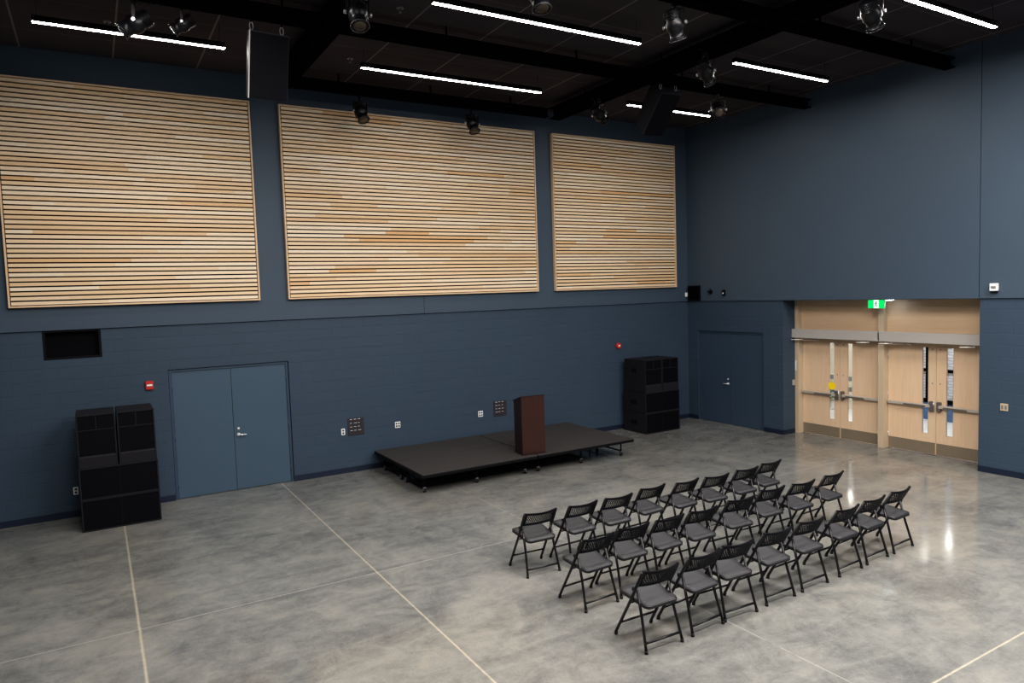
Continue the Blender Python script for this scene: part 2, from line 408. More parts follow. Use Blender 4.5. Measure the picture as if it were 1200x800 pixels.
def double_door(fname, dnames, labels, facing, width, height, handle_leaf, dm):
    """facing matrix: local x along wall left->right as seen from the room, y out into the room, z up; opening centred at x=0"""
    w = width / 2
    fr = MB().box((-w + .001, -0.16, 0), (w - .001, -0.141, height - .001)).box((-w + .007, -0.14, 0), (-w + 0.05, -0.03, height - .007)).box((w - 0.05, -0.14, 0), (w - .007, -0.03, height - .007)).box((-w + 0.05, -0.14, height - 0.05), (w - 0.05, -0.03, height - .007))  # first box: unseen backing added behind the leaves to keep light from leaking through
    fo = fr.build(fname, M['blueframe']); fo.matrix_world = facing; tag(fo, labels[2], 'door frame', None, 'structure')
    for i, s in enumerate((-1, 1)):
        x0, x1 = sorted((s * 0.003, s * (w - 0.053)))
        o = MB().box((x0, -0.09, 0.008), (x1, -0.045, height - 0.054), 0.002).build(dnames[i], dm)
        o.matrix_world = facing; tag(o, labels[i], 'door', None, 'structure')
        for hz in (0.25, 1.05, height - 0.3):
            h = MB().cyl((s * (w - 0.047), -0.036, hz - 0.06), (s * (w - 0.047), -0.036, hz + 0.06), 0.008, n=8).build('hinge', M['blueframe'], o)
        if i == handle_leaf:
            lever(o, Matrix.Identity(4), (s * 0.075, -0.045, 0.97), s, M['chrome'])

F_BACK = Matrix.Translation(((DX0 + DX1) / 2, 0, 0)) @ Matrix.Rotation(PI, 4, 'Z')
F_RIGHT = Matrix.Translation((0, (SX0 + SX1) / 2, 0)) @ Matrix.Rotation(PI / 2, 4, 'Z')
double_door('doorframe_back', ('door_1', 'door_2'), ('blue steel door leaf with chrome lever, right half of double door left of stage',
            'plain blue steel door leaf without handle, left half of double door left of stage', 'blue steel frame around the double door left of the stage'), F_BACK, DX1 - DX0, DZ, 0, M['bluedoor'])
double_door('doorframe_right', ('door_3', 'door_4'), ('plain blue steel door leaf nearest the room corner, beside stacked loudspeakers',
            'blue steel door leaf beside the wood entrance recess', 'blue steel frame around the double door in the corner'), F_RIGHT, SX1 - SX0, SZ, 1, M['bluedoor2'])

# ------------------------------------------------------------------ entrance recess
struct('wall_entrance_soffit', MB().box((0.0, REC1 + 0.021, BAND - 0.002), (0.62, REC0 - 0.001, BAND + 0.003)), M['drywall'], 'navy soffit over the recessed wood entrance', 'soffit')
# frame: jambs, mullion, head
MU0, MU1 = -4.82, -4.70
fr = MB()
fr.box((FR, -2.895, 0), (0.6, REC0 - 0.001, BAND - 0.003), 0.004)
fr.box((FR, MU0, 0), (0.6, MU1, BAND - 0.003), 0.004)
fr.box((FR, REC1 + 0.021, 0), (0.6, -6.655, BAND - 0.003), 0.004)
for a, b in ((MU1, -2.895), (-6.655, MU0)):
    fr.box((FR + 0.1, a, 2.075), (0.6, b, 2.17))
struct('trim_1', fr, M['frame'], 'taupe metal frame and centre post of the wood entrance', 'door frame')
for a, b, lb in ((MU1, -2.895, 'pale wood panel above the left pair of entrance doors'), (-6.655, MU0, 'pale wood panel above the right pair of entrance doors')):
    o = MB().box((FR + 0.11, a + .001, 2.171), (0.56, b - .001, BAND - 0.004)).build('transom_panel', M['mapleh']); tag(o, lb, 'panel', 'transom panels', 'structure')

def entrance_leaf(name, y0, y1, hinge_lo, label, win, stickers=()):
    """leaf between y0<y1 ; hinge_lo True when hinged at y0 (right side seen from room)"""
    z0, z1 = 0.012, 2.07
    wy0, wy1, wz0, wz1 = win[0], win[1], 0.39, 2.02
    mb = grid_wall(MB(), 'x', DP, 0.045, [y0 + 0.003, wy0, wy1, y1 - 0.003], [z0, wz0, wz1, z1], lambda u, z: not (wy0 < u < wy1 and wz0 < z < wz1))
    o = mb.build(name, M['maple']); tag(o, label, 'door', None, 'structure')
    MB().box((DP + 0.018, wy0 + .001, wz0 + .001), (DP + 0.024, wy1 - .001, wz1 - .001)).build('window_glass', M['glass'], o)
    fm = MB()
    for a in ((wy0, wy0 + 0.008, wz0, wz1), (wy1 - 0.008, wy1, wz0, wz1), (wy0 + .008, wy1 - .008, wz0, wz0 + 0.008), (wy0 + .008, wy1 - .008, wz1 - 0.008, wz1)):
        fm.box((DP - 0.003, a[0], a[2]), (DP + 0.017, a[1], a[3]))
    fm.build('window_trim', M['frame'], o)
    tag(MB().box((DP - 0.004, y0 + 0.012, 0.02), (DP - 0.0005, y1 - 0.012, 0.235)).build('kick_plate', M['kick'], o), 'brushed metal kick plate')
    # push bar
    la, lb = (y1 - 0.07, y0 + 0.03) if hinge_lo else (y0 + 0.07, y1 - 0.03)     # latch end, hinge end
    s = -1 if hinge_lo else 1
    z = 0.925
    pb = MB().box((DP - 0.075, min(la, lb), z - 0.03), (DP - 0.03, max(la, lb), z + 0.03), 0.008)
    for e in (la, lb): pb.box((DP - 0.035, e - 0.02, z - 0.025), (DP - 0.0005, e + 0.02, z + 0.025))
    p = tag(pb.build('push_bar', M['bar'], o), 'metal push bar')
    m0 = la + s * 0.09; m1 = la + s * 0.5
    MB().box((DP - 0.079, min(m0, m1), z - 0.022), (DP - 0.0755, max(m0, m1), z + 0.005)).build('push_pad', M['bardark'], p)
    MB().box((DP - 0.07, la - 0.035, z - 0.09), (DP - 0.0005, la + 0.035, z + 0.09), 0.01).build('latch_case', M['bardark'], p)
    MB().cyl((DP - 0.02, la - s * 0.035, z - 0.1), (DP - 0.02, la - s * 0.035, z + 0.1), 0.012).build('pull_handle', M['steel'], o)
    for q in (0.14, 1.45 - z + 0.35):
        MB().cyl((DP - 0.006, la + s * 0.0, z + q * 0 + (0.42 if q < 0.5 else 1.05)), (DP - 0.0005, la, z + (0.42 if q < 0.5 else 1.05)), 0.012, n=10).build('bolt_cap', M['grey'], o)
    for hz in (0.28, 1.05, 1.82):
        e = y0 + 0.001 if hinge_lo else y1 - 0.001
        MB().cyl((DP - 0.006, e, hz - 0.06), (DP - 0.006, e, hz + 0.06), 0.006, n=8).build('hinge', M['steel'], o)
    for kind, cz in stickers:
        c = (wy0 + wy1) / 2
        if kind == 'yellow':
            MB().cyl((DP - 0.006, c, cz), (DP - 0.0035, c, cz), 0.085, n=24).build('yellow_sticker', M['yellow'], o)['label'] = 'round yellow sticker'
            MB().box((DP + 0.012, c - 0.045, cz - 0.13), (DP + 0.0165, c + 0.045, cz - 0.085)).build('sticker', M['corrblue'], o)
        else:
            MB().box((DP + 0.012, c - 0.03, cz - 0.045), (DP + 0.0165, c + 0.045, cz + 0.045)).build('sticker', M['sticker_grey'], o)['label'] = 'small grey notice'
    return o
entrance_leaf('door_5', -3.797, -2.895, False, 'pale wood entrance door with round yellow sticker on its narrow window', (-3.665, -3.535), (('yellow', 1.10), ('grey', 1.29)))
entrance_leaf('door_6', -4.70, -3.797, True, 'pale wood entrance door beside centre post, left pair', (-4.075, -3.955), (('grey', 1.28), ('grey', 1.06)))
entrance_leaf('door_7', -5.734, -4.82, False, 'pale wood entrance door just right of the centre post', (-5.595, -5.475))
entrance_leaf('door_8', -6.655, -5.734, True, 'pale wood entrance door farthest from the exit sign, next to block wall', (-6.04, -5.91))

# door operator headers with arms
def operator(y0, y1, label):
    t = thing('door_operator', label, 'door operator', (FR - 0.055, (y0 + y1) / 2, 2.105), 0, 'automatic door operators')
    h = (y1 - y0) / 2
    MB().box((-0.055, -h, 0), (0.053, h, 0.19), 0.004).build('header_box', M['alu'], t)
    MB().box((-0.056, -h - 0.001, 0.03), (0.05, -h + 0.012, 0.17)).build('end_cap', M['grey'], t)
    for s in (-1, 1):
        pv = (0.0, s * (h - 0.22), -0.03)
        a = MB().cyl((0, s * (h - 0.22), -0.045), (0, s * (h - 0.22), 0.001), 0.018)
        a.tube([(0, s * (h - 0.22), -0.035), (-0.09, s * (h - 0.02 if s > 0 else h - 0.42), -0.04)], 0.012)
        a.tube([(-0.09, s * (h - 0.02 if s > 0 else h - 0.42), -0.04), (0.17, s * (h - 0.46 if s > 0 else h - 0.36), -0.05)], 0.010)
        a.box((0.15, s * (h - 0.46 if s > 0 else h - 0.36) - 0.05, -0.066), (0.184, s * (h - 0.46 if s > 0 else h - 0.36) + 0.05, -0.036))
        a.build('closer_arm', M['arm'], t)
operator(-4.765, REC0 - 0.004, 'long grey door operator box above the left pair of entrance doors')
operator(-6.70, -4.785, 'long grey door operator box above the right pair of entrance doors')

# exit sign hanging from the soffit
t = thing('exit_sign', 'green running-man exit sign hung above the wood entrance doors', 'exit sign', (0.14, -4.83, 2.752))
MB().box((-0.02, -0.165, 0), (0.02, 0.165, 0.158), 0.004).build('housing', M['white'], t)
MB().box((-0.0225, -0.163, 0.002), (-0.0205, -0.052, 0.156)).build('green_panel', M['green'], t)
MB().box((-0.0225, 0.052, 0.002), (-0.0205, 0.163, 0.156)).build('green_panel', M['green'], t)
MB().box((-0.0225, -0.0515, 0.002), (-0.0205, 0.0515, 0.156)).build('white_panel', M['exitwhite'], t)
mn = MB(); X0, X1 = -0.0238, -0.0228
mn.cyl((X0, -0.008, 0.122), (X1, -0.008, 0.122), 0.013, n=12)
def limb(a, b, w):
    a = Vector((0, *a)); b = Vector((0, *b)); d = (b - a); L = d.length; ang = math.atan2(d.z, d.y)
    mn.box((X0, -w, -w), (X1, L + w, w), mtx=Matrix.Translation(a) @ Matrix.Rotation(ang, 4, 'X'))
limb((0.0, 0.105), (0.008, 0.07), 0.010); limb((0.008, 0.07), (-0.016, 0.05), 0.006); limb((-0.016, 0.05), (-0.014, 0.025), 0.006)
limb((0.008, 0.07), (0.02, 0.045), 0.006); limb((0.02, 0.045), (0.036, 0.03), 0.006); limb((0, 0.102), (-0.028, 0.085), 0.004); limb((0, 0.102), (0.026, 0.088), 0.004)
mn.build('running_man', M['exitman'], t)
MB().box((-0.012, -0.012, 0.157), (0.012, 0.012, 0.1675)).build('mount', M['white'], t)
# small emergency lamp on the soffit
t = thing('soffit_lamp', 'small white soffit lamp beside the exit sign', 'lamp', (0.24, -5.02, BAND + 0.001))
MB().box((-0.05, -0.07, -0.02), (0.05, 0.07, -0.0005), 0.006).build('housing', M['white'], t)
MB().box((-0.04, -0.06, -0.024), (0.04, 0.06, -0.0205)).build('diffuser', emis('soffit_led', (0.75, 0.88, 1.0), 18.0), t)

# push button box and label strip on the entrance return
t = thing('door_button', 'small grey push button box on the left side of the entrance recess', 'switch', (0.33, REC0 - 0.0005, 1.12))
MB().box((-0.035, -0.03, -0.06), (0.035, 0, 0.06), 0.004).build('box', M['alu'], t)
MB().cyl((0, -0.0305, 0), (0, -0.036, 0), 0.022).build('button', M['steel'], t)
o = MB().box((FR - 0.003, -2.845, 1.38), (FR - 0.0003, -2.815, 1.60)).build('door_label', M['white']); tag(o, 'narrow white label on the left entrance frame', 'label')

# ------------------------------------------------------------------ corridor beyond the doors
struct('floor_corridor', MB().box((0.905, -9, -0.2), (4.2, 0.6, 0.0)), M['corrfloor'], 'bright white floor beyond the entrance door windows', 'floor')
cw = MB().box((3.92, -9, 0), (4.1, 0.6, 3.6)); struct('wall_corridor', cw, M['corrbrick'], 'white brick wall seen through the right pair of door windows', 'wall')
struct('baseboard_corridor', MB().box((3.90, -9, 0), (3.919, -2.6, 0.40)), M['corrblue'], 'blue band at the foot of the white brick wall', 'baseboard')
struct('trim_2', MB().box((3.88, -9, 0.405), (3.919, -2.6, 0.50)).box((3.88, -9, 1.13), (3.919, -2.6, 1.2)).box((3.86, -3.97, 0.5), (3.879, -3.72, 2.9)), M['dark'], 'dark window mullions on the white brick wall', 'trim')
struct('wall_corridor_cream', MB().box((3.86, -2.59, 0), (3.919, 0.55, 3.54)), M['cream'], 'cream wall seen through the left pair of door windows', 'wall')
struct('wall_corridor_near', MB().box((0.622, -9, BAND), (0.72, 0.6, 3.54)).box((0.622, REC0 + 0.01, 0), (0.72, 0.6, BAND)).box((0.622, -9, 0), (0.72, REC1, BAND)), M['cream'], 'corridor side of the entrance wall', 'wall')
struct('ceiling_corridor', MB().box((0.63, -9, 3.55), (3.91, 0.6, 3.7)), M['cream'], 'white corridor ceiling', 'ceiling')
t = thing('corridor_light', 'bright strip light in the corridor beyond the doors', 'light', (2.4, -4.6, 3.5495))
MB().box((-0.12, -3.5, -0.07), (0.12, 3.5, -0.0005)).build('housing', M['white'], t)
MB().box((-0.11, -3.48, -0.085), (0.11, 3.48, -0.0705)).build('diffuser', emis('corridor_led', (1, 0.98, 0.95), 13.0), t)
for ly, lz, lw in ((-4.24, 2.78, 0.14), (-3.72, 3.32, 0.10), (-1.82, 2.2, 0.12)):
    lb = {-4.24: 'bright wall lamp beyond the rightmost entrance door', -3.72: 'bright wall lamp beyond the door right of the centre post', -1.82: 'bright wall lamp on the cream wall beyond the left doors'}[ly]
    t = thing('wall_lamp', lb, 'lamp', (3.919 if ly < -3 else 3.859, ly, lz), 0, 'corridor wall lamps')
    MB().box((-0.05, -lw, -0.10), (0.002, lw, 0.10), 0.004).build('housing', M['white'], t)
    MB().box((-0.08, -lw + .01, -0.09), (-0.0505, lw - .01, 0.09), 0.004).build('diffuser', emis('wall_lamp_led', (1, 0.97, 0.92), 13.0), t)
t = thing('potted_plant', 'green plant in a white pot beyond the leftmost door window', 'plant', (3.50, -1.50, 0))
MB().lathe([(0.09, 0), (0.11, 0.02), (0.13, 0.2), (0.12, 0.2), (0.115, 0.17)]).build('pot', M['pot'], t)
lf = MB()
for k in range(70):
    a = random.uniform(0, 2 * PI); r = random.uniform(0.05, 0.28); z = random.uniform(0.2, 0.62)
    p = Vector((r * math.cos(a), r * math.sin(a), z)); d = Vector((math.cos(a), math.sin(a), random.uniform(-0.3, 0.6))).normalized() * 0.1
    sd = Vector((-math.sin(a), math.cos(a), 0)) * 0.03
    vs = [lf.bm.verts.new(q) for q in (p - d * 0.6, p + sd, p + d, p - sd)]; lf.bm.faces.new(vs)
lf.build('foliage', M['leaf'], t)

# ------------------------------------------------------------------ wood slat panels
def slat_panel(x0, x1, label):
    z0, z1 = 3.285, 6.668
    t = thing('slatted_panel', label, 'wall panel', ((x0 + x1) / 2, -0.036, z0), 0, 'slatted wood panels on the back wall')
    w = (x1 - x0) / 2; h = z1 - z0
    MB().box((-w + 0.01, -0.03, 0.01), (w - 0.01, -0.001, h - 0.01)).build('backing', M['dark'], t)
    f = MB(); fw = 0.026
    f.box((-w, -0.085, 0), (-w + fw, -0.0005, h), 0.003).box((w - fw, -0.085, 0), (w, -0.0005, h), 0.003)
    f.box((-w + fw, -0.085, 0), (w - fw, -0.0005, fw), 0.003).box((-w + fw, -0.085, h - fw), (w - fw, -0.0005, h), 0.003)
    f.build('frame', M['panelframe'], t)
    n = 47; pitch = (h - 2 * fw) / n
    verts, faces, tones = [], [], []
    ends = w - fw - 0.012
    for k in range(n):
        zc = fw + (k + 0.5) * pitch; a, b = zc - pitch * 0.345, zc + pitch * 0.345
        x = -ends
        while x < ends - 1e-4:
            L = random.choice((0.9, 1.3, 1.8, 2.4, 3.0)) if x > -ends else random.uniform(0.3, 2.4)
            xe = min(ends, x + L)
            if ends - xe < 0.25: xe = ends
            r = random.random()
            tone = random.uniform(0.0, 0.12) if r < 0.05 else (random.uniform(0.15, 0.4) if r < 0.25 else random.uniform(0.4, 1.0))
            i = len(verts)
            for xx in (x, xe):
                verts += [(xx, -0.031, a), (xx, -0.078, a), (xx, -0.078, b), (xx, -0.031, b)]
            fs = [(i, i + 1, i + 5, i + 4), (i + 1, i + 2, i + 6, i + 5), (i + 2, i + 3, i + 7, i + 6), (i + 3, i + 0, i + 4, i + 7), (i, i + 3, i + 2, i + 1), (i + 4, i + 5, i + 6, i + 7)]
            faces += fs; tones += [tone] * 6
            x = xe
    me = bpy.data.meshes.new('slats'); me.from_pydata(verts, [], faces); me.materials.append(M['slat'])
    at = me.attributes.new('tone', 'FLOAT', 'FACE')
    for i, v in enumerate(tones): at.data[i].value = v
    o = bpy.data.objects.new('slats', me); COL.objects.link(o); o.parent = t
slat_panel(-13.80, -10.23, 'leftmost slatted wood wall panel, above the air vent and left loudspeaker stack')
slat_panel(-9.75, -4.48, 'widest slatted wood wall panel, middle of three, above the stage')
slat_panel(-4.04, -0.47, 'slatted wood wall panel nearest the room corner')

# ------------------------------------------------------------------ vent opening
t = thing('air_vent', 'dark rectangular air vent below the leftmost wood panel', 'vent', ((VX0 + VX1) / 2, 0, VZ))
w = (VX1 - VX0) / 2; h = BAND - VZ
MB().box((-w + .002, -0.006, 0.002), (-w + 0.035, 0.1, h - .002)).box((w - 0.035, -0.006, 0.002), (w - .002, 0.1, h - .002)).box((-w + .035, -0.006, 0.002), (w - .035, 0.1, 0.035)).box((-w + .035, -0.006, h - 0.03), (w - .035, 0.1, h - .002)).build('frame', M['black'], t)
b = MB().box((-w + .004, 0.1, 0.004), (w - .004, 0.28, h - .004))
b.build('duct', M['dark'], t)

# ------------------------------------------------------------------ small wall devices
def outlet(x, z, label, gang=2):
    t = thing('wall_outlet', label, 'outlet', (x, 0, z), 0, 'white wall outlets')
    w = 0.055 if gang == 2 else 0.035
    MB().box((-w, -0.012, -0.06), (w, -0.0005, 0.06), 0.003).build('plate', M['white'], t)
    for i in range(gang):
        cx = (i - (gang - 1) / 2) * 0.05
        for dz in (-0.025, 0.025): MB().box((cx - 0.016, -0.0145, dz - 0.016), (cx + 0.016, -0.0125, dz + 0.016)).build('socket', M['socket'], t)
outlet(-8.862, 0.785, 'narrow white outlet left of the dark connection plate nearest the blue double door', 1)
outlet(-7.78, 0.785, 'white double outlet on block wall above the left stage half')
outlet(-5.948, 0.785, 'white double outlet on block wall left of the plate behind the lectern')
outlet(-13.138, 0.41, 'white wall outlet half hidden by the left loudspeaker stack', 1)
def conn_plate(x, z, label):
    t = thing('connection_plate', label, 'wall plate', (x, 0, z), 0, 'stage connection plates')
    MB().box((-0.155, -0.014, -0.16), (0.155, -0.0005, 0.16), 0.003).build('plate', M['platedark'], t)
    c = MB()
    for r, n_ in enumerate((5, 4, 5, 4)):
        for k in range(n_):
            cx = -0.11 + k * 0.055 + (0.02 if r % 2 else 0); cz = 0.11 - r * 0.07
            c.cyl((cx, -0.0145, cz), (cx, -0.018, cz), 0.014, n=10)
    c.build('connectors', M['socket'], t)
    c = MB()
    for r in range(4):
        for k in range(3): c.box((-0.115 + k * 0.075, -0.0152, 0.135 - r * 0.07), (-0.115 + k * 0.075 + random.uniform(0.03, 0.06), -0.0145, 0.142 - r * 0.07))
    c.build('label_strips', M['white'], t)
conn_plate(-8.61, 0.86, 'dark square connection plate between the blue double door and stage')
conn_plate(-5.478, 0.852, 'dark square connection plate right behind the lectern')
t = thing('fire_alarm', 'red fire alarm box left of the blue double door', 'fire alarm', (-12.02, 0, 1.965), 0, 'red fire alarms')
MB().box((-0.057, -0.05, -0.07), (0.057, -0.0005, 0.07), 0.008).build('box', M['red'], t)
MB().box((-0.04, -0.056, -0.012), (0.04, -0.0505, 0.016), 0.002).build('pull_bar', M['white'], t)
t = thing('fire_alarm', 'round red fire alarm above the corner loudspeaker stack', 'fire alarm', (-2.255, 0, 1.962), 0, 'red fire alarms')
MB().cyl((0, -0.0005, 0), (0, -0.05, 0), 0.072, 0.062, n=20).build('body', M['red'], t)
MB().box((-0.025, -0.06, -0.015), (0.025, -0.0505, 0.02), 0.004).build('strobe', M['white'], t)
# devices near the corner
t = thing('wall_sensor', 'small white square device beside the room corner above block wall', 'sensor', (-0.085, -0.0355, 3.09))
MB().box((-0.045, -0.03, -0.05), (0.045, -0.0005, 0.05), 0.005).build('body', M['white'], t)
t = thing('wall_grille', 'black box with vertical slats mounted in the room corner', 'grille', (-0.0305, -0.28, 2.945))
MB().box((-0.05, -0.19, 0), (0, 0.19, 0.36), 0.004).build('box', M['black'], t)
s = MB()
for k in range(11): s.box((-0.062, -0.17 + k * 0.034 - 0.008, 0.02), (-0.0505, -0.17 + k * 0.034 + 0.008, 0.34))
s.build('slats', M['beam'], t)
t = thing('dome_camera', 'round black device on the wall nearest the slatted corner box', 'wall device', (-0.0305, -0.80, 3.14))
MB().cyl((0, 0, 0), (-0.03, 0, 0), 0.05, n=18).build('base', M['black'], t)
MB().cyl((-0.0305, 0, 0), (-0.1, 0, 0.02), 0.03, 0.024).cyl((-0.0305, 0, 0.045), (-0.0305, 0, 0.09), 0.008).build('dome', M['black'], t)
t = thing('wall_sensor', 'small black device with white dot left of the exit sign', 'sensor', (-0.0305, -1.214, 3.115))
MB().box((-0.045, -0.045, -0.07), (-0.0005, 0.045, 0.07), 0.012).build('body', M['black'], t)
MB().cyl((-0.0455, 0, -0.01), (-0.05, 0, -0.01), 0.018).build('lens', M['white'], t)
t = thing('alarm_strobe', 'white square strobe on upper wall right of the entrance', 'strobe', (-0.0305, -6.955, 3.105))
MB().box((-0.05, -0.06, -0.06), (-0.0005, 0.06, 0.065), 0.006).build('body', M['white'], t)
MB().box((-0.055, -0.035, -0.02), (-0.0505, 0.035, 0.02)).build('lens', M['grey'], t)
MB().box((-0.045, -0.05, -0.085), (-0.0005, 0.05, -0.0605)).build('base', M['black'], t)
t = thing('light_switch', 'beige double light switch on block wall right of the entrance', 'switch', (0, -7.108, 1.138))
MB().box((-0.012, -0.057, -0.06), (-0.0005, 0.057, 0.06), 0.003).build('plate', M['frame'], t)
for s_ in (-1, 1): MB().box((-0.018, s_ * 0.026 - 0.016, -0.034), (-0.0125, s_ * 0.026 + 0.016, 0.034), 0.003).build('rocker', M['grey'], t)

# ------------------------------------------------------------------ loudspeaker stacks
def subwoofer(loc, label):
    t = thing('subwoofer', label, 'loudspeaker', loc, 0, 'subwoofers at the foot of the stacks')
    W, H, D = 0.515, 0.466, 0.77
    c = MB()
    c.box((-W, 0.03, 0), (W, D, H), 0.008)
    c.box((-W, 0, 0), (-W + 0.022, 0.0295, H), 0.003).box((W - 0.022, 0, 0), (W, 0.0295, H), 0.003)
    c.box((-W + 0.022, 0, 0), (W - 0.022, 0.0295, 0.02), 0.003).box((-W + 0.022, 0, H - 0.022), (W - 0.022, 0.0295, H), 0.003)
    c.build('cabinet', M['cab'], t)
    MB().box((-W + 0.025, 0.012, 0.023), (W - 0.025, 0.0295, H - 0.025)).build('grille', M['grille'], t)
    MB().box((-0.008, 0.006, 0.023), (0.008, 0.0115, H - 0.025)).build('grille_divider', M['black'], t)
    for s in (-1, 1):
        h = MB().box((s * W - 0.004, 0.3, H / 2 - 0.05), (s * W + 0.004, 0.5, H / 2 + 0.05), 0.003)
        h.cyl((s * W + 0.006, 0.3, H / 2), (s * W + 0.006, 0.5, H / 2), 0.012, n=8)
        h.build('handle', M['black'], t)
def top_speaker(loc, label, H=0.765, W=0.2475):
    t = thing('loudspeaker', label, 'loudspeaker', loc, 0, 'full range loudspeakers on the subwoofers')
    D = 0.72
    c = MB()
    c.box((-W, 0.03, 0), (W, D, H), 0.008)
    c.box((-W, 0, 0), (-W + 0.02, 0.0295, H), 0.003).box((W - 0.02, 0, 0), (W, 0.0295, H), 0.003).box((-W + 0.02, 0, H - 0.02), (W - 0.02, 0.0295, H), 0.003)
    c.build('cabinet', M['cab'], t)
    c = MB().prism([(0.0, 0.0), (0.0, 0.15), (0.0295, 0.18), (0.0295, 0.0)], 'x', -W + 0.02, W - 0.02)
    c.build('lower_panel', M['cab'], t)
    MB().box((-W + 0.022, 0.014, 0.185), (W - 0.022, 0.0295, H - 0.022)).build('grille', M['grille'], t)
    MB().box((-W + 0.022, 0.006, H * 0.70), (W - 0.022, 0.0135, H * 0.70 + 0.012)).box((-0.006, 0.006, H * 0.70 + 0.012), (0.006, 0.0135, H - 0.022)).build('grille_divider', M['cab'], t)
    for s in (-1, 1): MB().box((s * W - 0.003, 0.3, H * 0.6), (s * W + 0.003, 0.46, H * 0.6 + 0.09), 0.002).build('handle', M['black'], t)
SXL, SXR = -12.545, -1.722
for sx, yy, nm, hh in ((SXL, -1.01, 'left of the blue double door', 0.775), (SXR, -0.905, 'in the room corner', 0.735)):
    subwoofer((sx, yy, 0), 'wide black subwoofer on the floor, bottom of the stack ' + nm)
    subwoofer((sx, yy, 0.4665), 'wide black subwoofer, second from the floor in the stack ' + nm)
    g = 0.258 if sx == SXL else 0.2535
    far = 'farther from the double door, stack left of it' if sx == SXL else 'nearer the stage, corner stack'
    near = 'nearer the double door, stack left of it' if sx == SXL else 'nearer the blue corner door, corner stack'
    top_speaker((sx - g, yy + 0.01, 0.933), 'black loudspeaker on top of subwoofers, ' + far, hh)
    top_speaker((sx + g, yy + 0.01, 0.933), 'black loudspeaker on top of subwoofers, ' + near, hh)

# ------------------------------------------------------------------ stage platforms
def platform(x0, x1, label, first):
    t = thing('stage_platform', label, 'stage', ((x0 + x1) / 2, -2.36, 0), 0, 'folding stage platforms')
    w = (x1 - x0) / 2; D = 2.27; Z = 0.365
    for i, (a, b) in enumerate(((0.0, D / 2 - 0.006), (D / 2 + 0.006, D))):
        d = MB().box((-w, a, Z - 0.02), (w, b, Z), 0.003).build('deck', M['carpet'], t)
        e = MB()
        e.box((-w, a, Z - 0.065), (-w + 0.03, b, Z - 0.0205)).box((w - 0.03, a, Z - 0.065), (w, b, Z - 0.0205)).box((-w + .03, a, Z - 0.065), (w - .03, a + 0.03, Z - 0.0205)).box((-w + .03, b - 0.03, Z - 0.065), (w - .03, b, Z - 0.0205))
        e.build('edge_rail', M['stageedge'], d)
    # leg frames: three across, each a truss with a bottom rail on casters
    for fx in (-w + 0.13, 0, w - 0.13):
        r = MB(); ya, yb = 0.24, D - 0.2
        zb = 0.10
        r.tube([(fx, ya, zb), (fx, yb, zb)], 0.014)
        r.tube([(fx, ya, Z - 0.08), (fx, yb, Z - 0.08)], 0.014)
        for yy in (ya, D / 2 - 0.12, D / 2 + 0.12, yb): r.tube([(fx, yy, zb - 0.015), (fx, yy, Z - 0.066)], 0.014)
        for a, b in ((ya + .35, ya + 0.6), (ya + 0.6, ya + .8), (yb - .35, yb - 0.6)): r.tube([(fx, a, zb), (fx, b, Z - 0.08)], 0.009)
        fr_ = r.build('leg_frame', M['stageedge'], t)
        for yy in (ya, D / 2 - 0.12, D / 2 + 0.12, yb):
            c = MB().cyl((fx - 0.016, yy, 0.038), (fx + 0.016, yy, 0.038), 0.0375, n=18)
            cs = c.build('caster', M['tyre'], fr_)
            MB().box((fx - 0.024, yy - 0.012, 0.03), (fx - 0.018, yy + 0.012, 0.084)).box((fx + 0.018, yy - 0.012, 0.03), (fx + 0.024, yy + 0.012, 0.084)).box((fx - .024, yy - .014, .0765), (fx + .024, yy + .014, 0.09)).build('caster_fork', M['steel'], fr_)
platform(-8.305, -6.07, 'low black stage platform on casters, half nearer the blue double door', True)
platform(-6.048, -3.84, 'low black stage platform on casters, half with the lectern', False)

# ------------------------------------------------------------------ lectern
t = thing('lectern', 'dark reddish-brown wooden lectern standing on the low stage', 'lectern', (-6.062, -2.1, 0.3655), math.radians(-7))
W = 0.225; Y0, Y1 = -0.16, 0.17
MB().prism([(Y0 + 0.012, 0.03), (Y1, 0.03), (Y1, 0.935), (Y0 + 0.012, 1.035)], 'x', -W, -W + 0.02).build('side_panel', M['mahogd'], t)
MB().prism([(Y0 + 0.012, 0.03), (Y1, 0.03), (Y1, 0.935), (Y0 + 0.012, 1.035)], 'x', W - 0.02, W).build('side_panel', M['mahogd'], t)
MB().box((-W - 0.003, Y0 - 0.008, 0.03), (W + 0.003, Y0 + 0.0115, 1.045), 0.003).build('front_panel', M['mahog'], t)
MB().prism([(Y0 - 0.008, 1.046), (Y1 + 0.03, 0.937), (Y1 + 0.03, 0.957), (Y0 - 0.008, 1.066)], 'x', -W - 0.006, W + 0.006).build('reading_top', M['mahogd'], t)
MB().box((-W + 0.021, Y0 + 0.02, 0.55), (W - 0.021, Y1 - 0.02, 0.568)).build('shelf', M['mahogd'], t)
MB().box((-W - 0.006, Y0 - 0.011, 0.0), (W + 0.006, Y1 + 0.006, 0.0295), 0.003).build('plinth', M['mahogd'], t)

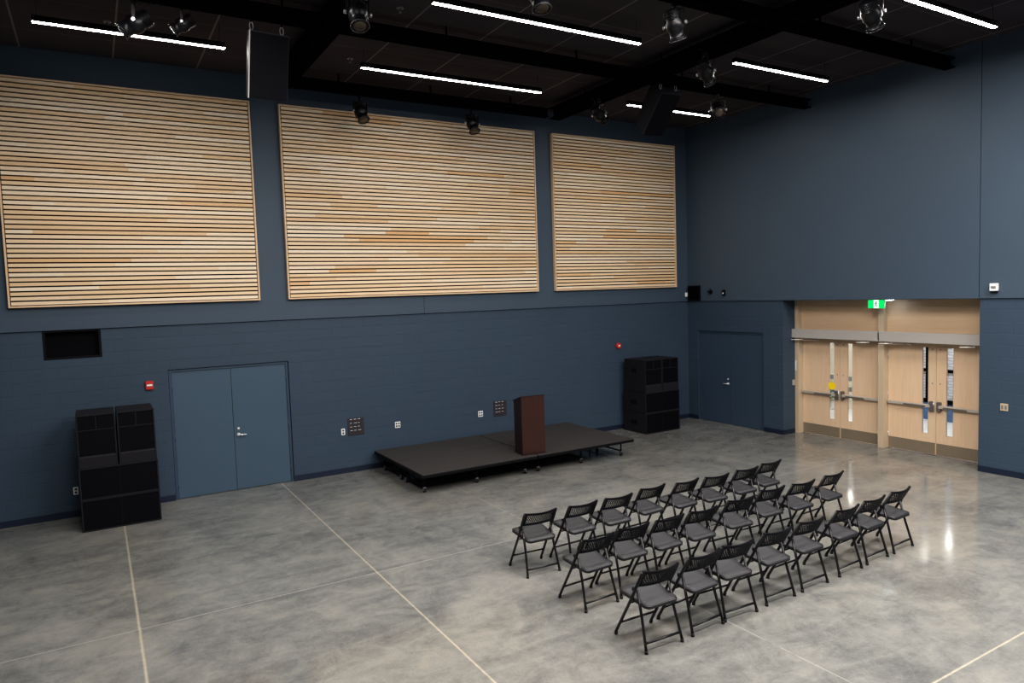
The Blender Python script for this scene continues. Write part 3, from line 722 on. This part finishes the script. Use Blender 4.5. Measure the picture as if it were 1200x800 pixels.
# ------------------------------------------------------------------ folding chairs
def make_chair():
    t = thing('folding_chair', 'x', 'chair', (0, 0, 0), 0, 'black folding chairs set out in rows')
    # local frame: +y is the front; back posts run from top rear to front feet
    top_y, top_z, foot_y = -0.19, 0.735, 0.225
    def post(z): return top_y + (top_z - z) / top_z * (foot_y - top_y)
    hw = 0.208
    zp = 0.54                                     # pivot of the rear legs on the posts
    for s in (-1, 1):
        MB().tube([(s * hw, top_y, top_z), (s * hw, post(0.4), 0.4), (s * (hw + 0.006), foot_y, 0.018)], 0.0145, 10).build('front_leg', M['chairframe'], t)
        MB().tube([(s * (hw + 0.005), foot_y, 0.0), (s * (hw + 0.006), foot_y - 0.012, 0.03)], 0.0165, 10).build('rubber_foot', M['boot'], t.children[-1])
        MB().tube([(s * (hw - 0.022), post(zp), zp), (s * (hw - 0.018), -0.145, 0.30), (s * (hw + 0.004), -0.225, 0.018)], 0.0135, 10).build('rear_leg', M['chairframe'], t)
        MB().tube([(s * (hw + 0.004), -0.226, 0.0), (s * (hw + 0.003), -0.222, 0.03)], 0.0165, 10).build('rubber_foot', M['boot'], t.children[-1])
        MB().box((s * hw - 0.018, post(zp) - 0.02, zp - 0.015), (s * hw + 0.004, post(zp) + 0.03, zp + 0.02), 0.004).build('hinge_bracket', M['chairframe'], t)
    yb = -0.225 + 0.08 * (0.085 / 0.30)
    MB().tube([(-hw, yb, 0.085), (hw, yb, 0.085)], 0.0115).build('crossbar', M['chairframe'], t)
    MB().tube([(-hw, post(0.15), 0.15), (hw, post(0.15), 0.15)], 0.0105).build('crossbar', M['chairframe'], t)
    MB().tube([(-hw + 0.02, post(0.39) - 0.0, 0.385), (hw - 0.02, post(0.39), 0.385)], 0.0085).build('crossbar', M['chairframe'], t)
    # seat: rounded shell, slightly dished pad
    def outline(inset, n=6):
        pts = []
        x1, yr, yf, r = 0.205 - inset, -0.215 + inset, 0.195 - inset, 0.05
        for cx, cy, a0 in ((x1 - r, yf - r, 0), (-x1 + r, yf - r, 90), (-x1 * 0.93 + r, yr + r, 180), (x1 * 0.93 - r, yr + r, 270)):
            for k in range(n + 1):
                a = math.radians(a0 + 90 * k / n); pts.append((cx + r * math.cos(a), cy + r * math.sin(a)))
        return pts
    def zseat(x, y): return 0.425 + 0.035 * (y + 0.2) / 0.4 - 0.012 * (1 - (x / 0.21) ** 2) * (1 if y < 0.1 else max(0, 1 - (y - 0.1) / 0.09))
    def shell(outl, up, dn):
        b = bmesh.new(); n = len(outl)
        A = [b.verts.new((x, y, zseat(x, y) + up)) for x, y in outl]
        B = [b.verts.new((x, y, zseat(x, y) - dn)) for x, y in outl]
        # inner rings for the dish
        prev = A
        for f in (0.66, 0.33):
            ring = [b.verts.new((x * f, (y + 0.01) * f - 0.01, zseat(x * f, (y + 0.01) * f - 0.01) + up)) for x, y in outl]
            for k in range(n):
                q = b.faces.new((prev[k], prev[(k + 1) % n], ring[(k + 1) % n], ring[k])); q.smooth = True
            prev = ring
        b.faces.new(prev)
        for k in range(n): b.faces.new((A[k], B[k], B[(k + 1) % n], A[(k + 1) % n]))
        b.faces.new(B[::-1]); bmesh.ops.recalc_face_normals(b, faces=b.faces)
        mb = MB(); return mb._merge(b, 0)
    st = shell(outline(0.0), 0.0, 0.026).build('seat', M['seatshell'], t)
    shell(outline(0.012), 0.004, 0.0005).build('seat_pad', M['seat'], st)
    # backrest: curved frame with a diagonal lattice
    def bp(u, v, d=0.0):
        """u -1..1 across, v 0..1 up, d thickness offset to the rear"""
        z = 0.585 + 0.145 * v + 0.012 * (u * u) * (1 if v > 0.5 else -0.3)
        y = post(z) - 0.045 * (1 - u * u) - d
        return Vector((u * (hw - 0.002), y, z))
    def ribbon(b, pts, wid_dir, half, th):
        rings = []
        for p, wd in zip(pts, wid_dir):
            rings.append([b.verts.new(p + wd * half + Vector((0, -th, 0))), b.verts.new(p - wd * half + Vector((0, -th, 0))), b.verts.new(p - wd * half + Vector((0, th, 0))), b.verts.new(p + wd * half + Vector((0, th, 0)))])
        for i in range(len(rings) - 1):
            for k in range(4): b.faces.new((rings[i][k], rings[i][(k + 1) % 4], rings[i + 1][(k + 1) % 4], rings[i + 1][k]))
        b.faces.new(rings[0][::-1]); b.faces.new(rings[-1])
    b = bmesh.new(); N = 14
    Z_ = Vector((0, 0, 1)); X_ = Vector((1, 0, 0))
    for v, hf in ((0.05, 0.011), (0.95, 0.012)):
        ribbon(b, [bp(-1 + 2 * i / N, v) for i in range(N + 1)], [Z_] * (N + 1), hf, 0.007)
    for u in (-0.93, 0.93): ribbon(b, [bp(u, 0.0), bp(u, 0.5), bp(u, 1.0)], [X_] * 3, 0.018, 0.007)
    b2 = bmesh.new(); step = 0.115
    for sgn in (-1, 1):
        k = -1.6
        while k < 1.6:
            pts = []
            for i in range(5):
                v = 0.07 + 0.86 * i / 4; u = k + sgn * (v - 0.5) * 0.5
                pts.append((u, v))
            pts = [p for p in pts if -0.93 <= p[0] <= 0.93]
            if len(pts) >= 2: ribbon(b2, [bp(*p) for p in pts], [X_] * len(pts), 0.0042, 0.003)
            k += step
    for bb_ in (b, b2): bmesh.ops.recalc_face_normals(bb_, faces=bb_.faces)
    br = MB()._merge(b, 0).build('backrest', M['backplastic'], t)
    MB()._merge(b2, 0).build('lattice', M['backplastic'], br)
    return t
ROWS = [
 [(-8.416,-5.897,-4.0),(-7.858,-5.948,0.8),(-7.321,-5.963,-0.9),(-6.721,-5.902,1.5),(-6.181,-5.965,3.1),(-5.666,-6.016,-3.0),(-5.072,-6.007,-1.4),(-4.526,-5.959,1.5)],
 [(-8.414,-6.951,1.9),(-7.896,-6.914,-1.6),(-7.399,-6.931,1.5),(-6.883,-6.94,-1.3),(-6.225,-6.915,-4.0),(-5.589,-6.851,-2.1),(-5.06,-6.898,-1.5),(-4.418,-6.876,3.0)],
 [(-8.448,-7.928,-2.1),(-7.893,-7.91,2.3),(-7.404,-7.901,-3.2),(-6.806,-7.888,-1.1),(-6.24,-7.877,0.3),(-5.585,-7.855,1.6),(-5.029,-7.825,1.9),(-4.462,-7.801,2.6)]]
RN = ['in the row nearest the stage', 'in the middle row', 'in the row farthest from the stage']
ORD = ['leftmost', 'second from left', 'third from left', 'fourth from left', 'fifth from left', 'third from right', 'second from right', 'rightmost']
proto = make_chair(); first = True
for r, row in enumerate(ROWS):
    for i, (x, y, a) in enumerate(row):
        o = proto if first else copy_tree(proto)
        first = False
        o.location = (x, y, 0); o.rotation_euler = (0, 0, math.radians(a))
        o['label'] = 'black folding chair with grey seat, %s %s' % (ORD[i], RN[r])

# ------------------------------------------------------------------ ceiling beams
def ibeam(name, axis, c, a, b, w, zb, dep, label):
    m = MB(); f = 0.018; wb = 0.02
    def bx(u0, u1, z0, z1):
        if axis == 'x': m.box((a, c + u0, z0), (b, c + u1, z1))
        else: m.box((c + u0, a, z0), (c + u1, b, z1))
    bx(-w / 2, w / 2, zb, zb + f); bx(-wb / 2, wb / 2, zb + f, zb + dep - f); bx(-w / 2, w / 2, zb + dep - f, zb + dep)
    # hangers up to the ceiling
    L = b - a; k = int(L // 2.4) + 1
    for i in range(k):
        p = a + (i + 0.5) * L / k
        if axis == 'x': m.cyl((p, c, zb + dep), (p, c, CEIL), 0.015, n=8)
        else: m.cyl((c, p, zb + dep), (c, p, CEIL), 0.015, n=8)
    o = m.build(name, M['beam']); tag(o, label, 'beam', None, 'structure')
ibeam('ceiling_beam', 'x', -3.46, XL, -0.035, 0.17, 6.80, 0.17, 'black ceiling beam holding the hung loudspeakers, parallel to wood panels')
ibeam('ceiling_beam', 'x', -6.22, XL, -0.035, 0.17, 6.80, 0.17, 'black ceiling beam parallel to wood panels, farther from them')
ibeam('ceiling_beam', 'x', -0.74, -9.72, -4.56, 0.14, 6.80, 0.17, 'black ceiling beam close above the middle wood panel')
ibeam('ceiling_beam', 'y', -9.83, -15.5, -0.75, 0.27, 6.765, 0.22, 'black ceiling beam crossing between the left and middle wood panels')
ibeam('ceiling_beam', 'y', -4.40, -15.5, -0.75, 0.27, 6.765, 0.22, 'black ceiling beam crossing between the middle and right wood panels')

# ------------------------------------------------------------------ linear lights
def tube_light(x0, x1, y, label, led='led'):
    t = thing('linear_light', label, 'light', ((x0 + x1) / 2, y, 6.80), 0, 'suspended linear lights')
    h = (x1 - x0) / 2
    MB().box((-h, -0.042, 0.0), (h, 0.042, 0.075), 0.003).build('housing', M['black'], t)
    MB().prism([(0.033 * math.cos(PI + PI * k / 8), 0.007 * math.sin(PI + PI * k / 8) - 0.0005) for k in range(9)], 'x', -h + 0.006, h - 0.006).build('diffuser', M[led], t)
    for s in (-1, 1): MB().cyl((s * (h - 0.06), 0, 0.075), (s * (h - 0.06), 0, CEIL - 6.80 + 0.004), 0.004, n=6).build('cable', M['cable'], t)
tube_light(-13.16, -10.92, -2.17, 'suspended light tube above the leftmost wood panel')
tube_light(-8.97, -5.69, -4.85, 'long suspended light tube at the top of the photo, over the open floor')
tube_light(-8.96, -5.65, -2.17, 'long suspended light tube nearest the middle wood panel')
tube_light(-3.74, -1.39, -4.85, 'short suspended light tube between the two beams near the right wall', 'led_bright')
tube_light(-3.67, -1.47, -2.18, 'short suspended light tube partly hidden behind the hung loudspeaker')
tube_light(-3.68, -1.49, -7.58, 'suspended light tube nearest the right wall, top right of the photo', 'led_bright')
# the same fittings continue outside the frame: real lamps at their places
def lamp(x0, x1, y, power):
    ld = bpy.data.lights.new('ceiling_lamp', 'AREA'); ld.shape = 'RECTANGLE'; ld.size = x1 - x0; ld.size_y = 0.06
    ld.energy = power; ld.color = (1.0, 0.96, 0.91)
    o = bpy.data.objects.new('ceiling_lamp', ld); COL.objects.link(o); o.location = ((x0 + x1) / 2, y, 6.78)
PW = 70.0     # watts per metre
for x0, x1 in ((-13.16, -10.92), (-8.97, -5.69), (-3.68, -1.49)):
    for y in (-2.17, -4.85, -7.58, -10.3, -13.0):
        vis = (x0 > -13.5 and y == -2.17) or (x0 > -9 and y == -4.85) or (x0 > -4 and y == -7.58)
        if not vis: lamp(x0, x1, y, PW * (x1 - x0) * (0.6 if x0 < -10 else 1.4 if x0 > -5 else 1.0))

# sprinklers
for x, y in ((-8.95, -3.79), (-8.92, -1.57), (-12.32, -1.63)):
    t = thing('sprinkler', {(-8.95, -3.79): 'small ceiling sprinkler left of the long top light tube', (-8.92, -1.57): 'small ceiling sprinkler above left end of the tube nearest middle panel', (-12.32, -1.63): 'small ceiling sprinkler above the leftmost light tube'}[(x, y)], 'sprinkler', (x, y, CEIL + 0.004), 0, 'ceiling sprinklers')
    MB().cyl((0, 0, -0.012), (0, 0, 0), 0.05, n=16).build('plate', M['grey'], t)
    MB().cyl((0, 0, -0.06), (0, 0, -0.0125), 0.012).cyl((0, 0, -0.066), (0, 0, -0.06), 0.022).build('head', M['grey'], t)

# ------------------------------------------------------------------ stage spotlights
def make_spot():
    t = thing('stage_spotlight', 'x', 'spotlight', (0, 0, 0), 0, 'stage spotlights hung from the beams')
    MB().box((-0.025, -0.03, -0.07), (0.025, 0.03, 0.0), 0.005).cyl((0, 0, -0.12), (0, 0, -0.07), 0.012).build('clamp', M['fixture'], t)
    y = MB(); hw = 0.125
    y.box((-hw - 0.006, -0.018, -0.13), (hw + 0.006, 0.018, -0.12), 0.002)
    for s in (-1, 1): y.box((s * (hw + .002) - 0.004, -0.018, -0.31), (s * (hw + .002) + 0.004, 0.018, -0.13), 0.002)
    yk = y.build('yoke', M['fixture'], t)
    for s in (-1, 1): MB().cyl((s * (hw + 0.007), 0, -0.29), (s * (hw + 0.035), 0, -0.29), 0.022, n=10).build('tilt_knob', M['steel'], yk)
    # head, axis along -z, pivot at its origin
    b = MB().lathe([(0.035, 0.19), (0.075, 0.185), (0.085, 0.17), (0.092, 0.06), (0.112, 0.03), (0.112, -0.05), (0.088, -0.07), (0.088, -0.15), (0.1, -0.152), (0.1, -0.17), (0.082, -0.17)], 22)
    for k in range(5): b.lathe([(0.092, 0.08 + k * 0.02), (0.103, 0.083 + k * 0.02), (0.103, 0.088 + k * 0.02), (0.092, 0.091 + k * 0.02)], 20)
    h = b.build('lamp_head', M['fixture'], t, (0, 0, -0.29))
    r = MB()
    for k in range(24):
        a0, a1 = 2 * PI * k / 24, 2 * PI * (k + 1) / 24
        r.tube([(0.104 * math.cos(a0), 0.104 * math.sin(a0), -0.178), (0.104 * math.cos(a1), 0.104 * math.sin(a1), -0.178)], 0.007, 6)
    r.build('front_ring', M['ring'], h)
    MB().lathe([(0.078, -0.168), (0.074, -0.176), (0.05, -0.184), (0.02, -0.187)], 20).build('lens', M['lens'], h)
    MB().tube([(0, 0.03, 0.18), (0, 0.1, 0.22), (0, 0.14, 0.30), (0, 0.05, 0.36)], 0.008, 8).build('power_cable', M['fixture'], h)
    return t
# x, y, z of clamp, rotz (tilt is about local x; tilted head aims along local +y), tilt deg, label
SPOTS = [
 (-12.10, -3.46, 6.80, 78, 58, 'black stage spotlight in front of the leftmost light tube, aimed left'),
 (-11.60, -3.46, 6.80, 78, 55, 'small black stage spotlight just right of the one over the leftmost tube'),
 (-9.95, -4.95, 6.765, 175, 22, 'black stage spotlight on the cross beam beside the left hung loudspeaker'),
 (-8.50, -0.76, 6.80, 195, 28, 'black stage spotlight at the upper left edge of the middle wood panel'),
 (-6.30, -0.76, 6.80, 180, 28, 'black stage spotlight at the upper right edge of the middle wood panel'),
 (-4.55, -2.42, 6.765, -70, 62, 'black stage spotlight between the middle and right wood panels'),
 (-6.33, -6.22, 6.80, -70, 30, 'black stage spotlight on the far beam right of the long top tube'),
 (-4.60, -5.08, 6.765, -75, 45, 'black stage spotlight hanging where a short tube meets the cross beam'),
 (-4.45, -7.60, 6.765, -75, 48, 'black stage spotlight left of the top right light tube'),
 (-2.60, -3.46, 6.80, 140, 60, 'black stage spotlight at the right end of the tube behind the hung loudspeaker'),
 (-8.33, -6.22, 6.80, 180, 15, 'black stage spotlight cut off by the top edge above the long tube'),
]
sp0 = make_spot()
for i, (x, y, z, rz, tilt, lb) in enumerate(SPOTS):
    o = sp0 if i == 0 else copy_tree(sp0)
    o.location = (x, y, z - 0.0005)
    if i == 1: o.scale = (0.75, 0.75, 0.75)
    o.rotation_euler = (0, 0, math.radians(rz)); o['label'] = lb
    for ch in o.children:
        if ch.name.startswith('lamp_head'): ch.rotation_euler = (math.radians(tilt), 0, 0)

# ------------------------------------------------------------------ hung loudspeakers
def hung_speaker(loc, rotz, tilt, label, W=0.25, H=0.8, drop=0.2, trim='alu'):
    t = thing('hanging_loudspeaker', label, 'loudspeaker', loc, rotz, 'loudspeakers hung from the ceiling beam')
    # local: front faces -y ; tilt about the top front edge so that the face looks down
    R_ = Matrix.Rotation(math.radians(tilt), 4, 'X')
    D = 0.46
    off = Matrix.Translation((0, -0.12, -drop)) @ R_
    def P(mb, n, m, par): 
        o = mb.build(n, m, par); 
        if par is t: o.matrix_local = off
        return o
    c = MB().prism([(-W, 0.0), (W, 0.0), (W * 0.62, D), (-W * 0.62, D)], 'z', -H, 0.0, bev=0.006)
    cab = P(c, 'cabinet', M['flycab'], t)
    MB().box((-W + 0.015, -0.012, -H + 0.015), (W - 0.015, -0.0005, -0.015), 0.002).build('grille', M['grille'], cab)
    MB().box((-W - 0.0, -0.008, -H), (-W + 0.014, 0.0, 0.0)).build('edge_trim', M[trim], cab)
    for s in (-1, 1):
        k = MB()
        a = off @ Vector((s * W * 0.75, 0.12, 0.0))
        for q in range(14):
            a0, a1 = 2 * PI * q / 14, 2 * PI * (q + 1) / 14
            k.tube([(a.x + 0.022 * math.cos(a0), a.y, a.z + 0.055 + 0.05 * math.sin(a0)), (a.x + 0.022 * math.cos(a1), a.y, a.z + 0.055 + 0.05 * math.sin(a1))], 0.007, 6)
        k.build('shackle', M['steel'], t)
        MB().cyl((a.x, a.y, a.z + 0.1), (a.x, 0.0, -0.0005), 0.012, n=8).build('hanger_rod', M['black'], t)
hung_speaker((-10.63, -3.46, 6.80), math.radians(4), 16, 'black hung loudspeaker in the gap between the left and middle wood panels')
hung_speaker((-3.86, -3.46, 6.80), math.radians(-4), 42, 'tilted dark hung loudspeaker above the right wood panel', 0.22, 0.82, 0.17, 'flycab')

# ------------------------------------------------------------------ world, camera, view
w = bpy.data.worlds.new('world'); scene.world = w; w.use_nodes = True
w.node_tree.nodes['Background'].inputs[0].default_value = (0.7, 0.8, 1.0, 1); w.node_tree.nodes['Background'].inputs[1].default_value = 0.02
cd = bpy.data.cameras.new('camera'); cam = bpy.data.objects.new('camera', cd); COL.objects.link(cam); scene.camera = cam
f, yaw, pit, rol, cx, cy, cz = 823.0642377, 0.53567349, -0.06843308, 0.03261142, -12.73102894, -12.81074827, 3.26342276
cd.sensor_width = 36.0; cd.lens = f / 1200 * 36.0; cd.clip_start = 0.05; cd.clip_end = 200
fw = Vector((math.sin(yaw) * math.cos(pit), math.cos(yaw) * math.cos(pit), math.sin(pit)))
rt = Vector((math.cos(yaw), -math.sin(yaw), 0)); dn = fw.cross(rt)
r = math.cos(rol) * rt + math.sin(rol) * dn; d = -math.sin(rol) * rt + math.cos(rol) * dn
mw = Matrix.Identity(4)
for i in range(3):
    mw[i][0] = r[i]; mw[i][1] = -d[i]; mw[i][2] = -fw[i]
mw[0][3], mw[1][3], mw[2][3] = cx, cy, cz
cam.matrix_world = mw
scene.view_settings.view_transform = 'Standard'
scene.view_settings.look = 'Medium High Contrast'
scene.view_settings.exposure = 0.4
